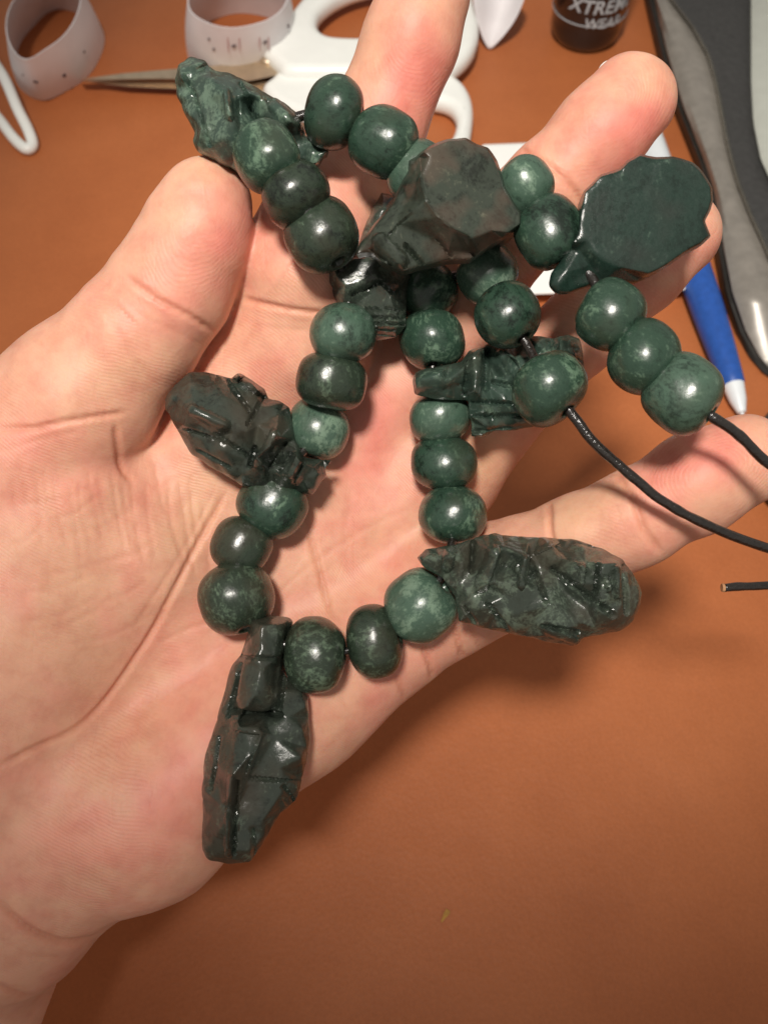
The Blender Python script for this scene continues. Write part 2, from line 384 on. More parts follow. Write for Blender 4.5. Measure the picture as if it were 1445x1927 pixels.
HV, HF = surface_nets(field_dense())
for _ in range(2):                          # pull the vertices onto the exact surface
    e = .02; f0 = hand_at(HV)
    G = np.stack([hand_at(HV+np.eye(3)[i]*e)-hand_at(HV-np.eye(3)[i]*e) for i in range(3)], 1)/(2*e)
    gl = np.linalg.norm(G, axis=1)+1e-6
    HV = HV - G*(f0/gl**2)[:, None].clip(-.05, .05)
HN = G/gl[:, None]
pu = W/2 + HV[:, 0]/(-HV[:, 2])*F; pv = H/2 - HV[:, 1]/(-HV[:, 2])*F
vd = HV/np.linalg.norm(HV, axis=1)[:, None]
front = np.clip(-(HN*vd).sum(1)*2.5, 0, 1)
def seg_dist(poly, cl=catmull):
    pts = np.array(cl([(a, b, 0) for a, b in poly], 5))[:, :2]; best = np.full(len(HV), 1e9); tt = np.zeros(len(HV))
    mn = pts.min(0)-60; mx = pts.max(0)+60
    m = (pu > mn[0]) & (pu < mx[0]) & (pv > mn[1]) & (pv < mx[1])
    U = pu[m]; V_ = pv[m]; bb = np.full(len(U), 1e9); tb = np.zeros(len(U))
    for i in range(len(pts)-1):
        a = pts[i]; ab = pts[i+1]-a; L2 = ab@ab+1e-9
        t = np.clip(((U-a[0])*ab[0]+(V_-a[1])*ab[1])/L2, 0, 1)
        d = np.hypot(U-a[0]-t*ab[0], V_-a[1]-t*ab[1]); w = d < bb
        bb = np.where(w, d, bb); tb = np.where(w, (i+t)/(len(pts)-1), tb)
    best[m] = bb; tt[m] = tb
    return best, tt
# creases: (points in photo pixels, half width px, depth cm)
CR = [
 ([(238,520),(270,545),(300,565),(358,594),(404,626)], 6, .050),
 ([(215,545),(260,590),(330,622),(380,650)], 5, .012),
 ([(257,676),(280,705),(300,724)], 5, .016), ([(200,590),(240,650),(262,690)], 6, .010),
 ([(-5,806),(60,806),(97,798),(184,784),(240,777)], 6, .045),
 ([(0,850),(70,830),(150,810)], 5, .012),
 ([(218,800),(222,840),(228,880),(246,905)], 7, .040),
 ([(425,925),(385,1000),(330,1105),(266,1221),(166,1354),(60,1410),(-5,1443)], 6, .050),
 ([(400,930),(360,1010),(310,1090),(250,1180)], 5, .014),
 ([(455,562),(500,572),(560,584),(620,590)], 6, .045), ([(470,610),(530,618),(580,622)], 5, .010),
 ([(585,1010),(592,1040),(607,1097),(622,1160)], 6, .050), ([(560,940),(575,980),(585,1010)], 5, .02),
 ([(380,1240),(440,1200),(520,1120),(590,1060),(680,1000),(760,960)], 5, .014),
 ([(300,1210),(360,1180),(420,1170)], 4, .02), ([(430,1230),(420,1210),(410,1180)], 4, .01),
 ([(640,880),(660,930),(650,1000),(655,1080)], 5, .014),
 ([(1160,886),(1176,915),(1194,945),(1213,998),(1246,1042)], 7, .050),
 ([(1030,945),(1034,965),(1038,1010),(1060,1060)], 6, .050), ([(1180,940),(1200,960),(1208,985)], 4, .01),
 ([(978,278),(1005,295),(1037,315),(1078,356),(1100,390)], 6, .045), ([(1060,320),(1080,352),(1090,372)], 4, .02),
 ([(870,1240),(862,1210),(855,1180)], 5, .06), ([(815,1280),(808,1250),(795,1215),(790,1180)], 5, .05),
 ([(764,1318),(752,1290),(745,1270)], 4, .03),
 ([(905,1225),(890,1195),(880,1165)], 5, .03), ([(700,1370),(660,1340),(640,1310)], 5, .015),
 ([(-5,1695),(50,1745),(110,1772),(170,1768),(210,1752)], 8, .070),
 ([(-5,1760),(60,1800),(120,1800)], 6, .02), ([(-5,1850),(50,1872),(110,1868)], 7, .030),
 ([(840,1075),(880,1060),(930,1050)], 5, .03), ([(610,735),(660,745),(720,700)], 5, .015),
 ([(880,560),(900,590),(930,610)], 5, .02),
]
rnd = np.random.RandomState(3)
for i in range(18):                         # fine upright lines of the ball of the thumb
    u0 = 20+i*21+rnd.uniform(-6, 6); v0 = 880+rnd.uniform(-20, 60)-max(0, 6-i)*4; L = rnd.uniform(80, 200)
    CR.append(([(u0, v0), (u0+8+rnd.uniform(-5,8), v0+L*.5), (u0+26+rnd.uniform(-10,10), v0+L)], 3.5, .010+.007*rnd.rand()))
for i in range(12):
    u0 = 0+rnd.uniform(0, 250); v0 = 930+i*26+rnd.uniform(-8, 8); L = rnd.uniform(60, 170)
    CR.append(([(u0, v0), (u0+L*.5, v0-12), (u0+L, v0-34-rnd.uniform(0,16))], 3.5, .009+.007*rnd.rand()))
for i in range(10):
    u0 = 560+rnd.uniform(0, 180); v0 = 860+rnd.uniform(0, 200); L = rnd.uniform(60, 130); a = rnd.uniform(-1.0, -.4)
    CR.append(([(u0, v0), (u0+L*.5*math.cos(a), v0+L*.5*math.sin(a)+5), (u0+L*math.cos(a), v0+L*math.sin(a))], 4, .006))
for i in range(8):
    u0 = 300+rnd.uniform(0, 150); v0 = 1060+i*45; L = rnd.uniform(60, 150)
    CR.append(([(u0, v0+40), (u0+L*.5, v0+12), (u0+L, v0-10)], 4, .005))
disp = np.zeros(len(HV)); red = np.zeros(len(HV))
for poly, w, dp in CR:
    d, tt = seg_dist(poly); fade = np.clip(np.minimum(tt, 1-tt)*7+.15, 0, 1)
    w = max(w*.75, 4.0); dp = dp*.8 if dp < .03 else dp*1.15
    g = np.exp(-(d/w)**2)*fade*front; disp -= dp*g; disp += dp*.10*np.exp(-((d-w*2.3)/(w*1.5))**2)*fade*front
    red += min(1, dp/.045)*np.exp(-(d/(w*1.2))**2)*fade*front
# soft relief of the flesh
def blob(u, v, ru, rv, ang=0):
    a = math.radians(ang); du = pu-u; dv = pv-v
    x = du*math.cos(a)+dv*math.sin(a); y = -du*math.sin(a)+dv*math.cos(a)
    return np.exp(-(x/ru)**2-(y/rv)**2)*front
for (u, v, ru, rv, an, h) in [(400,440,90,60,-60,.05),(330,650,80,60,-50,.03),(1165,235,110,70,-45,.04),(1320,890,100,60,-28,.06),(785,80,110,60,-70,.05),
        (1100,985,60,50,-28,.05),(980,1040,50,60,-28,.04),(560,520,50,60,-70,.05),(650,680,90,60,-30,.05),(560,700,60,60,0,.05),(700,1050,120,110,0,-.10),
        (640,860,100,90,0,-.05),(120,1040,150,150,0,.05),(380,1400,200,110,-35,.06),(500,640,60,50,0,.04),(860,1150,50,50,0,.03),(320,820,60,60,0,.05)]:
    disp += h*blob(u, v, ru, rv, an)
HV2 = HV + HN*disp[:, None]
lump = np.array([noise.noise(Vector(p)*1.3)*.03 + noise.noise(Vector(p)*4)*.006 for p in HV2])
HV2 += HN*lump[:, None]
# colour of the skin itself: pale warm palm, pinker finger pads and folds
base = np.array([.71,.372,.255]); pink = np.array([.73,.26,.20]); yel = np.array([.69,.42,.26]); deep = np.array([.62,.24,.14])
pk = np.zeros(len(HV)); yl = np.zeros(len(HV))
for (u, v, ru, rv, an, s) in [(1170,250,110,75,-45,1.),(1290,880,120,75,-28,1.),(775,160,120,75,-70,1.),(420,470,60,110,20,.8),(300,560,60,60,0,.3),(660,480,90,120,0,.4),
        (690,860,60,120,15,.7),(600,760,120,60,0,.4),(560,940,70,120,0,.35),(90,930,120,50,0,.45),(300,1500,260,100,-30,.55),(1210,500,100,90,0,.5),(700,1300,60,60,0,.4),
        (100,820,120,40,0,.5),(480,1330,200,90,-30,.3),(340,1130,90,120,0,.25),(1080,330,60,60,0,.3),(740,1080,100,90,0,.4)]: pk += s*blob(u, v, ru, rv, an)
for (u, v, ru, rv, an, s) in [(380,320,50,40,0,.6),(1230,150,60,50,0,.6),(1080,970,70,60,0,.6),(240,700,90,60,-50,.6),(370,960,60,120,20,.7),(900,860,60,60,-45,.9),(130,1150,130,150,0,.4),(560,680,60,80,0,.3),(640,1380,90,70,0,.4)]:
    yl += s*blob(u, v, ru, rv, an)
mot = np.array([noise.noise(Vector(p)*1.1)*.5+noise.noise(Vector(p)*3.1)*.35 for p in HV])
pk = np.clip(pk+mot*.8, 0, 1)[:, None]; yl = np.clip(yl-mot*.6, 0, 1)[:, None]; rd = np.clip(red, 0, 1)[:, None]
cc = base*(1-pk)+pink*pk; cc = cc*(1-yl*.8)+yel*yl*.8; cc = cc*(1-rd*.5)+deep*rd*.5
# ridge field (R: level-line field, G: strength)
rg = np.zeros(len(HV)); rs = np.zeros(len(HV))
rg[:] = (HV[:, 0]*.55 + HV[:, 1]*.83 + .35*np.sin(HV[:, 0]*.9))*.1
rs[:] = .6+1.1*blob(100, 960, 190, 170)+.6*blob(330, 900, 100, 90)+.5*blob(650, 900, 120, 150)
for (u, v, ru, rv, an, s) in [(1150,195,60,34,-50,.8),(1345,885,56,30,-30,.7),(800,45,60,34,-70,.7),(395,400,70,40,-60,.45)]:
    a = math.radians(an); du = pu-u; dv = pv-v; x = du*math.cos(a)+dv*math.sin(a); y = -du*math.sin(a)+dv*math.cos(a)
    rr = np.sqrt((x/1.7)**2+y**2+12)/F*14; m = np.clip(1.6-np.hypot(x/(ru*2.2), y/(rv*2.8)), 0, 1)*front
    on = np.hypot(x/(ru*2.2), y/(rv*2.8)) < 1.6
    rg = np.where(on, rr*.1+1, rg); rs = np.where(on, s*np.clip((1.6-np.hypot(x/(ru*2.2), y/(rv*2.8)))*1.6, 0, 1), rs)
rs *= front
hand = mesh_obj("hand", C2W(HV2), HF, M_skin)
tag(hand, "open upturned palm with spread fingers and thumb at left, holding up the green stone necklace", "hand")
def cattr(o, name, rgb):
    a = o.data.color_attributes.new(name=name, type='FLOAT_COLOR', domain='POINT')
    a.data.foreach_set("color", np.concatenate([rgb, np.ones((len(rgb), 1))], 1).astype(np.float32).ravel())
cattr(hand, "skin", cc); cattr(hand, "ridge", np.stack([rg, rs, rs*0], 1))
sub = hand.modifiers.new("smooth", 'SUBSURF'); sub.levels = 1; sub.render_levels = 1

# the sliver of fingernail that shows past the middle fingertip
V_, F_ = lathe([(0.0001,-.5)]+[(math.cos(a), math.sin(a)) for a in np.linspace(-1.3, 1.3, 9)]+[(0.0001,1)], 20)
vv = np.array(V_)*np.array([.12,.18,.05])
rot = np.array(Matrix.Rotation(math.radians(-40), 3, 'Z'))
vv = vv@rot.T + PX(1141,131,14.45)
fn = mesh_obj("fingernail", C2W(vv), F_, M_nail, hand)

# ------------------------------------------------------------------ the necklace
NK = Vector(P(720, 900, 14.2))
neck = root("necklace", NK, "necklace of dark green jade beads and carved stone pendants draped over the palm", "necklace")
# bead: u, v, radius px, half length px, string direction in picture (du, dv), tilt to camera, depth or None, light?
BEADS = {
 1:(629,213,66,54,(1,.12),.1,13.0,0), 2:(721,268,64,60,(.85,.5),.1,12.9,0), 3:(786,326,60,54,(.8,.5),0,13.0,1),
 4:(503,296,62,57,(.5,.8),.3,12.6,0), 5:(557,369,66,52,(.6,.75),.2,12.75,0), 6:(606,442,68,64,(.5,.85),.2,13.0,0),
 7:(646,628,64,56,(-.1,1),.1,None,1), 8:(623,718,67,51,(-.15,1),.0,None,0), 9:(599,808,61,55,(-.25,1),.1,None,1),
 10:(513,950,64,58,(-.55,.8),.1,None,0), 11:(454,1028,57,52,(-.4,.9),.1,None,0), 12:(445,1127,73,64,(.35,.93),.35,None,0),
 13:(593,1231,71,57,(1,-.05),.1,None,0), 14:(704,1206,68,49,(.95,-.2),.15,None,0), 15:(792,1139,69,62,(.75,-.65),.3,None,1),
 16:(853,968,67,55,(-.05,1),.1,None,0), 17:(834,872,64,52,(-.05,1),.1,None,0), 18:(828,788,58,47,(0,1),.1,None,1),
 19:(812,641,62,53,(.1,1),.3,None,0), 20:(915,514,58,54,(.6,.8),0,13.9,1), 21:(955,592,62,58,(.5,.85),.3,13.2,0),
 22:(1033,731,75,60,(.55,.8),.35,12.7,0), 23:(989,352,53,50,(.5,.8),0,13.0,1), 24:(1031,436,65,62,(.6,.8),.1,12.75,0),
 25:(1147,593,69,58,(.75,.65),.2,12.3,0), 26:(1211,674,71,64,(.7,.7),.25,12.2,0), 27:(1283,740,74,68,(.7,.65),.4,12.1,1),
 28:(798,545,60,54,(.6,-.6),0,14.3,0)}
BP = {}
for k, (u, v, rp, hp, dr, tl, d, lt) in BEADS.items():
    if d is None:
        s = [surf_depth(u+a*rp*.6, v+b*rp*.6) for a, b in ((0,0),(1,0),(-1,0),(0,1),(0,-1))]
        s = [x for x in s if x]; dsur = min(s) if s else 14.6
        d = dsur/(1+.92*rp/F)
    d_ = d; r = rp*d_/F; hl = hp*d_/F; hole = .095
    # barrel profile with flattened, drilled ends
    rr = random.Random(k*13); prof = []; n = 22; pw = rr.uniform(2.15, 2.7)
    a0 = math.asin(min(.98, (hole*1.35/r)))
    for i in range(n+1):
        a = a0 + (math.pi-2*a0)*i/n
        x = math.sin(a); y = -math.cos(a)
        q = (abs(x)**pw+abs(y)**pw)**(-1/pw)
        prof.append((r*x*q, hl*y*q*1.02))
    prof = [(hole*.9, prof[0][1]+.12), (hole, prof[0][1]+.03)] + prof + [(hole, prof[-1][1]-.03), (hole*.9, prof[-1][1]-.12)]
    V_, F_ = lathe(prof, 44); A = np.array(V_)
    sx, sy = rr.uniform(.97, 1.03), rr.uniform(.97, 1.03)
    A[:, 0] *= sx; A[:, 1] *= sy; A[:, 2] += A[:, 0]*rr.uniform(-.1, .1)
    off = Vector((k*3.3, 1.7*k, 0))
    wob = np.array([noise.noise(Vector(p)*1.6+off)*.040+noise.noise(Vector(p)*5+off)*.006 for p in A])
    ln = np.linalg.norm(A, axis=1)[:, None]; A = A + A/ln*wob[:, None]
    c = PX(u, v, d_)
    zax = Vector((dr[0], -dr[1], tl)).normalized(); q = zax.to_track_quat('Z', 'Y').to_matrix() @ Matrix.Rotation(rr.uniform(0, 6), 3, 'Z')
    q4 = (RC.to_4x4() @ q.to_4x4())
    me = bpy.data.meshes.new("bead"); me.from_pydata((A*.01).tolist(), [], F_); me.materials.append(M_beadl if lt else (M_beadd if k in (5,8,11,12,13,14,6) else M_bead))
    me.polygons.foreach_set("use_smooth", [True]*len(me.polygons))
    o = bpy.data.objects.new("bead", me); col.objects.link(o)
    o.matrix_world = Matrix.Translation(Vector(C2W(c))) @ q4
    M0 = o.matrix_world.copy(); o.parent = neck; o.matrix_parent_inverse = Matrix.Translation(-neck.location); 
    o.matrix_basis = M0
    if k == 15: o['label'] = "pale mottled green bead"
    BP[k] = d_
print("bead depths", {k: round(v, 2) for k, v in BP.items()})

# pendants: outline and ridge points read off enlarged crops (x, y, height cm)
def pendant(outline, pts, scale, off, d0, gu=0.0, gv=0.0, back=.5, hs=1.0, material=None, seed=0, rough=1.0, label=None, bars=(), rimh=.17, sm=2, rimf=None):
    O = [((x/scale+off[0]), (y/scale+off[1])) for x, y in outline]
    # break long outline edges unevenly so the rim looks chipped
    rr = random.Random(seed); O2 = []
    for i in range(len(O)):
        a, b = O[i], O[(i+1) % len(O)]; O2.append(a); L = math.hypot(a[0]-b[0], a[1]-b[1]); m = int(L//22)
        for j in range(1, m+1):
            t = j/(m+1); nx, ny = (b[1]-a[1])/max(L,1), -(b[0]-a[0])/max(L,1); w = rr.uniform(-1.0, 1.0)
            O2.append((a[0]+(b[0]-a[0])*t+nx*w, a[1]+(b[1]-a[1])*t+ny*w))
    O = O2; I = [(x/scale+off[0], y/scale+off[1], h) for x, y, h in pts]
    cu_, cv_ = sum(p[0] for p in O)/len(O), sum(p[1] for p in O)/len(O)
    # inner rim that rounds the edge
    rim = []
    for i, (x, y) in enumerate(O):
        if i % 2 and rimh < .28: continue
        a, b = O[i-1], O[(i+1) % len(O)]; tx, ty = b[0]-a[0], b[1]-a[1]; L = math.hypot(tx, ty)+1e-6
        for sgn in (1,):
            nx, ny = -ty/L, tx/L
            if (cu_-x)*nx+(cv_-y)*ny < 0 and False: nx, ny = -nx, -ny
            rim.append((x, y, nx, ny))
    area = sum(O[i][0]*O[(i+1) % len(O)][1]-O[(i+1) % len(O)][0]*O[i][1] for i in range(len(O)))
    sg = 1 if area > 0 else -1
    def inside(x, y):
        c = False; j = len(O)-1
        for i in range(len(O)):
            if (O[i][1] > y) != (O[j][1] > y) and x < (O[j][0]-O[i][0])*(y-O[i][1])/(O[j][1]-O[i][1])+O[i][0]: c = not c
            j = i
        return c
    R = []
    for x, y, nx, ny in rim:
        q = (x+sg*nx*5.5, y+sg*ny*5.5)
        if inside(*q) and all(math.hypot(q[0]-p[0], q[1]-p[1]) > 11 for p in I): R.append((q[0], q[1], rimh+rr.uniform(-.02, .03)))
    if rimh > .25:
        R = []
        for x, y, nx, ny in rim:
            q = (x+sg*nx*4.5, y+sg*ny*4.5)
            if inside(*q): R.append((q[0], q[1], (rimf((q[0]-off[0])*scale, (q[1]-off[1])*scale) if rimf else rimh)+rr.uniform(-.003, .003)))
        I = [p for p in I if all(math.hypot(r_[0]-p[0], r_[1]-p[1]) > 13 for r_ in R)]
    allp = [(x, y, 0.0) for x, y in O] + R + [p for p in I if inside(p[0], p[1])]
    nO = len(O)
    res = geometry.delaunay_2d_cdt([Vector((p[0], p[1])) for p in allp], [], [list(range(nO))], 1, 1e-4)
    pv2, faces, orig = res[0], res[2], res[3]
    hh = [max((allp[k][2] for k in o_), default=.1) for o_ in orig]
    isO = [any(k < nO for k in o_) for o_ in orig]
    dep = lambda x, y: d0+gu*(x-cu_)+gv*(y-cv_)
    V, Fc = [], []
    for p, h in zip(pv2, hh): V.append(PX(p.x, p.y, dep(p.x, p.y)-h*hs))
    nb = {}
    for i, (p, h) in enumerate(zip(pv2, hh)):
        if isO[i]: nb[i] = i
        else: nb[i] = len(V); V.append(PX(p.x, p.y, dep(p.x, p.y))*1.0 + np.array([0, 0, -min(back, h*1.6)]))
    for f in faces:
        Fc.append(tuple(f)); Fc.append(tuple(nb[i] for i in reversed(f)))
    Fc = [f for f in Fc if len(set(f)) > 2]
    bm = bmesh.new(); bv = [bm.verts.new(v) for v in V]
    for f in Fc:
        try: bm.faces.new([bv[i] for i in f])
        except ValueError: pass
    bmesh.ops.recalc_face_normals(bm, faces=bm.faces)
    for it in range(5):
        es = [e for e in bm.edges if e.calc_length() > .048]
        if not es: break
        bmesh.ops.subdivide_edges(bm, edges=es, cuts=1, use_grid_fill=True)
        bmesh.ops.triangulate(bm, faces=[f for f in bm.faces if len(f.verts) > 4])
    for it in range(sm): bmesh.ops.smooth_vert(bm, verts=bm.verts, factor=.5, use_axis_x=True, use_axis_y=True, use_axis_z=True)
    bm.normal_update()
    segs = [(b[0]/scale+off[0], b[1]/scale+off[1], b[2]/scale+off[0], b[3]/scale+off[1], b[4]/scale, b[5]) for b in bars]
    for v in bm.verts:
        facing = max(0, min(1, v.normal.z*2.5))
        if facing <= 0: continue
        u = W/2+v.co.x/-v.co.z*F; w_ = H/2-v.co.y/-v.co.z*F; up = 0; dn = 0
        for x1, y1, x2, y2, wd, h in segs:
            ex, ey = x2-x1, y2-y1; tt = max(0, min(1, ((u-x1)*ex+(w_-y1)*ey)/(ex*ex+ey*ey+1e-6)))
            q = math.hypot(u-x1-tt*ex, w_-y1-tt*ey)/wd
            if h > 0 and q < 1: up = max(up, h*(1-q**4)**.7)
            if h < 0 and q < 1.3: dn = min(dn, h*(1-q/1.3))
        v.co.z += (up+dn)*facing
    bm.normal_update(); so = Vector((seed*5.1, seed*2.3, seed))
    for v in bm.verts:
        q = v.co+so
        w = noise.noise(q*2.5)*.012 + noise.noise(q*8)*.004 + noise.noise(q*20)*.002
        cr = noise.noise(q*2.2); w -= .006*max(0, 1-abs(cr)*22)*rough        # scratched carving marks
        v.co += v.normal*w*rough
    me = bpy.data.meshes.new("pendant")
    co = np.array([v.co[:] for v in bm.verts]); bm.verts.index_update()
    wc = C2W(co); f2 = [tuple(v.index for v in f.verts) for f in bm.faces]; bm.free()
    o = mesh_obj("pendant", wc, f2, material or M_pend, neck)
    autosmooth(o, 32)
    if label: o['label'] = label
    return o
def sdep(u, v, default=15.): 
    x = surf_depth(u, v); return x if x else default
print("surf", {k: round(sdep(*k), 2) for k in [(480,1400),(440,1550),(560,1300),(900,1100),(1100,1120),(450,800),(560,880),(400,760),(850,700),(1000,720),(680,560),(700,420),(400,380),(1200,400),(1250,450),(1000,400),(600,1000),(100,1000),(300,1300)]})

P8o = [(345,425),(440,408),(530,420),(548,440),(520,530),(505,690),(620,800),(632,1000),(620,1100),(590,1200),(570,1300),(490,1370),(440,1450),(390,1540),(340,1610),(240,1620),(130,1600),(105,1550),(102,1300),(112,1100),(160,960),(210,780),(228,690),(255,640),(290,600),(320,500)]
P8i = [(400,450,.42),(470,450,.35),(350,520,.3),(480,540,.3),(400,560,.5),(370,610,.52),(330,640,.35),(460,610,.4),(400,660,.5),(300,700,.35),(370,780,.52),(330,840,.5),(300,860,.4),(440,780,.38),(430,850,.3),(380,880,.14),(310,885,.14),(440,880,.16),
       (280,920,.5),(380,930,.52),(290,950,.6),(385,965,.6),(260,1060,.52),(340,1080,.62),(250,1190,.75),(240,1280,.7),(225,1400,.62),(225,1540,.4),(420,960,.4),(520,900,.3),(590,960,.3),(580,1100,.42),(480,1150,.45),(460,1000,.4),(400,1110,.4),(330,1190,.45),(300,1300,.35),(380,1230,.35),(300,1450,.32),(400,1400,.35),(480,1280,.4),(340,1550,.3),(270,1350,.4),
       (200,1000,.25),(170,1130,.35),(190,1240,.3),(150,1380,.35),(200,1330,.42),(150,1520,.3),(235,800,.2),(265,700,.25),(510,1340,.2),(250,1590,.25),(180,1580,.25)]
pendant(P8o, P8i, 2.58, (340,1000), 14.0, gu=0, gv=-.0003, back=.6, hs=1.1, seed=8, sm=5, label="long dark carved pendant hanging past the heel of the hand", bars=[(425,460,405,590,92,.16),(375,650,360,820,92,.16),(300,604,500,612,12,-.09),(260,875,480,892,17,-.2),(525,480,478,860,14,-.16),(300,640,235,900,12,-.12),(270,940,400,965,26,.07),(400,970,330,1180,10,.05),(245,1200,235,1560,22,.10),(275,1220,252,1560,13,-.13),(340,1202,590,1216,10,-.08),(500,1240,560,1330,12,-.1),(190,1000,150,1260,9,-.08),(350,1450,360,1600,12,-.08)])
P7o = [(215,1160),(260,1115),(400,1095),(530,1050),(600,1035),(660,1050),(860,1060),(980,1068),(1120,1115),(1215,1165),(1280,1260),(1312,1330),(1300,1400),(1265,1475),(1200,1520),(1030,1550),(975,1592),(860,1575),(740,1545),(560,1510),(420,1475),(400,1350),(340,1260),(250,1210)]
P7i = [(330,1160,.32),(270,1150,.25),(400,1150,.42),(440,1190,.35),(490,1180,.14),(460,1230,.2),(570,1120,.5),(640,1110,.5),(600,1150,.55),(530,1290,.52),(590,1280,.5),(500,1260,.25),(560,1310,.3),(650,1200,.28),(690,1180,.35),(740,1160,.6),(700,1200,.6),(720,1270,.62),(740,1240,.5),(770,1150,.35),(860,1075,.25),(850,1090,.4),(780,1140,.3),(900,1160,.62),(960,1170,.5),(930,1120,.25),(1000,1200,.66),(1040,1180,.5),(1110,1190,.66),(1180,1185,.6),(1220,1225,.45),(1080,1240,.5),(1010,1280,.6),(1180,1300,.6),(1120,1270,.62),(1170,1440,.55),(1100,1400,.6),(1215,1380,.4),(1250,1300,.3),(860,1390,.5),(800,1320,.5),(940,1330,.3),(1040,1400,.32),(880,1240,.36),(820,1210,.42),(760,1260,.32),(600,1430,.35),(480,1350,.35),(420,1290,.25),(450,1440,.2),(540,1400,.45),(650,1350,.45),(740,1420,.5),(780,1480,.3),(860,1500,.42),(950,1530,.38),(1000,1470,.4),(1080,1500,.32),(680,1500,.3),(840,1540,.2),(1150,1500,.28)]
pendant(P7o, P7i, 2.58, (700,600), 13.55, gu=-.0003, gv=0, back=.6, hs=1.15, seed=7, sm=4, bars=[(590,1130,528,1295,36,.13),(380,1120,365,1200,30,.09),(492,1085,482,1225,12,-.14),(745,1165,722,1290,22,.12),(768,1175,850,1370,13,-.12),(790,1140,900,1088,8,.05),(880,1215,1170,1440,17,-.16),(1020,1200,1010,1290,17,.10),(1185,1210,1190,1345,17,.10),(1130,1255,1150,1310,13,.07),(1100,1195,1085,1330,12,-.12),(1222,1200,1235,1430,12,-.12),(560,1380,660,1505,11,-.1),(450,1400,505,1480,11,-.1),(850,1515,990,1565,20,.10),(830,1492,1000,1520,11,-.12),(900,1110,960,1170,8,-.08),(1000,1090,1120,1120,8,-.06)])
P5o = [(90,270),(140,190),(230,120),(330,118),(470,155),(510,123),(590,165),(660,215),(680,268),(740,280),(800,320),(830,500),(880,600),(1040,620),(1000,680),(1012,700),(970,760),(930,820),(870,810),(700,780),(530,770),(400,690),(240,590),(210,543),(160,450),(90,330)]
P5i = [(170,280,.35),(130,260,.3),(240,190,.4),(160,220,.2),(260,320,.62),(230,360,.6),(330,380,.68),(430,420,.66),(300,420,.45),(330,260,.5),(450,400,.6),(380,200,.38),(460,180,.22),(430,260,.5),(520,145,.42),(620,225,.42),(600,250,.28),(500,190,.25),(560,330,.45),(650,320,.35),(480,470,.52),(440,480,.4),(560,450,.55),(720,460,.6),(748,490,.58),(700,540,.6),(610,610,.52),(650,640,.5),(590,560,.3),(680,620,.28),(760,530,.28),(690,680,.2),(730,600,.48),(760,640,.3),(780,590,.25),(780,690,.35),(840,600,.54),(870,640,.52),(780,700,.52),(820,720,.48),(880,720,.32),(930,670,.33),(960,700,.3),(900,780,.28),(560,620,.3),(420,560,.5),(300,500,.4),(480,640,.3),(380,480,.48),(200,420,.4),(330,600,.28),(540,700,.2),(260,560,.2),(740,350,.25),(790,440,.3),(400,640,.25),(230,480,.3),(620,420,.4)]
pendant(P5o, P5i, 3.01, (280,660), 14.0, gu=.0010, gv=.0006, back=.55, hs=1.1, seed=5, sm=5, bars=[(712,475,622,640,32,.14),(850,615,795,715,27,.14),(775,520,672,668,12,-.14),(800,585,742,690,11,-.1),(600,550,572,650,13,-.15),(250,335,430,425,36,.08),(200,440,460,520,9,-.07),(440,160,570,340,12,-.12),(500,148,620,230,22,.08),(380,470,560,590,11,-.09),(885,620,820,740,11,-.13),(700,590,720,645,8,-.07),(720,645,770,640,8,-.07),(700,590,760,575,8,-.07),(660,240,560,420,11,-.09),(280,560,460,660,9,-.07)])
P1o = [(78,200),(100,120),(170,73),(250,95),(300,150),(380,158),(450,190),(560,255),(680,320),(765,390),(792,430),(800,500),(930,590),(860,672),(760,650),(620,780),(520,760),(420,700),(300,640),(200,590),(178,530),(190,490),(130,380),(90,290)]
P1i = [(120,190,.35),(110,140,.25),(180,130,.3),(150,250,.2),(180,160,.28),(170,320,.22),(210,430,.28),(280,200,.48),(260,300,.4),(230,480,.42),(250,540,.3),(300,330,.38),(360,270,.62),(370,340,.62),(395,410,.6),(340,400,.42),(420,300,.45),(480,270,.45),(500,370,.14),(450,400,.3),(520,430,.16),(480,330,.2),(560,300,.38),(600,380,.45),(640,340,.42),(700,400,.52),(660,440,.52),(720,450,.5),(745,480,.35),(430,480,.5),(340,520,.48),(390,560,.4),(290,580,.28),(580,470,.3),(450,600,.3),(600,560,.2),(820,580,.12),(860,610,.12),(770,540,.2),(500,680,.2),(600,700,.2),(560,500,.4),(300,440,.4)]
pendant(P1o, P1i, 2.89, (300,80), 13.25, gu=0, gv=-.0004, back=.6, hs=1.15, seed=1, sm=9, material=M_pendg, bars=[(490,345,512,400,13,-.16),(512,400,610,430,12,-.13),(630,345,740,450,42,.11),(370,275,385,405,22,.10),(190,270,275,560,11,-.08),(135,180,200,300,11,-.08),(440,220,500,330,10,-.08),(430,300,440,520,10,-.06),(560,300,630,330,9,-.07)])
P4o = [(410,370),(430,290),(520,200),(630,165),(670,120),(740,83),(830,102),(920,98),(1030,130),(1080,175),(1140,270),(1145,340),(1128,400),(1098,455),(1132,540),(1080,590),(1020,620),(900,700),(800,755),(720,800),(600,792),(480,812),(350,858),(280,858),(238,810),(250,740),(300,680),(340,600),(390,520)]
P4i = [(440,400,.31),(430,480,.31),(455,560,.31),(500,640,.31),(620,708,.31),(740,735,.31),(1000,595,.31),(1085,540,.31),(1095,330,.31),(1070,240,.31),(1005,160,.31),(760,118,.31),(680,162,.31),(545,228,.31),(465,310,.31),(750,400,.31),(900,560,.31),(400,620,.15),(460,695,.12),(330,740,.2),(290,800,.16),(360,800,.12),(450,745,.06),(560,775,.08),(650,770,.12)]
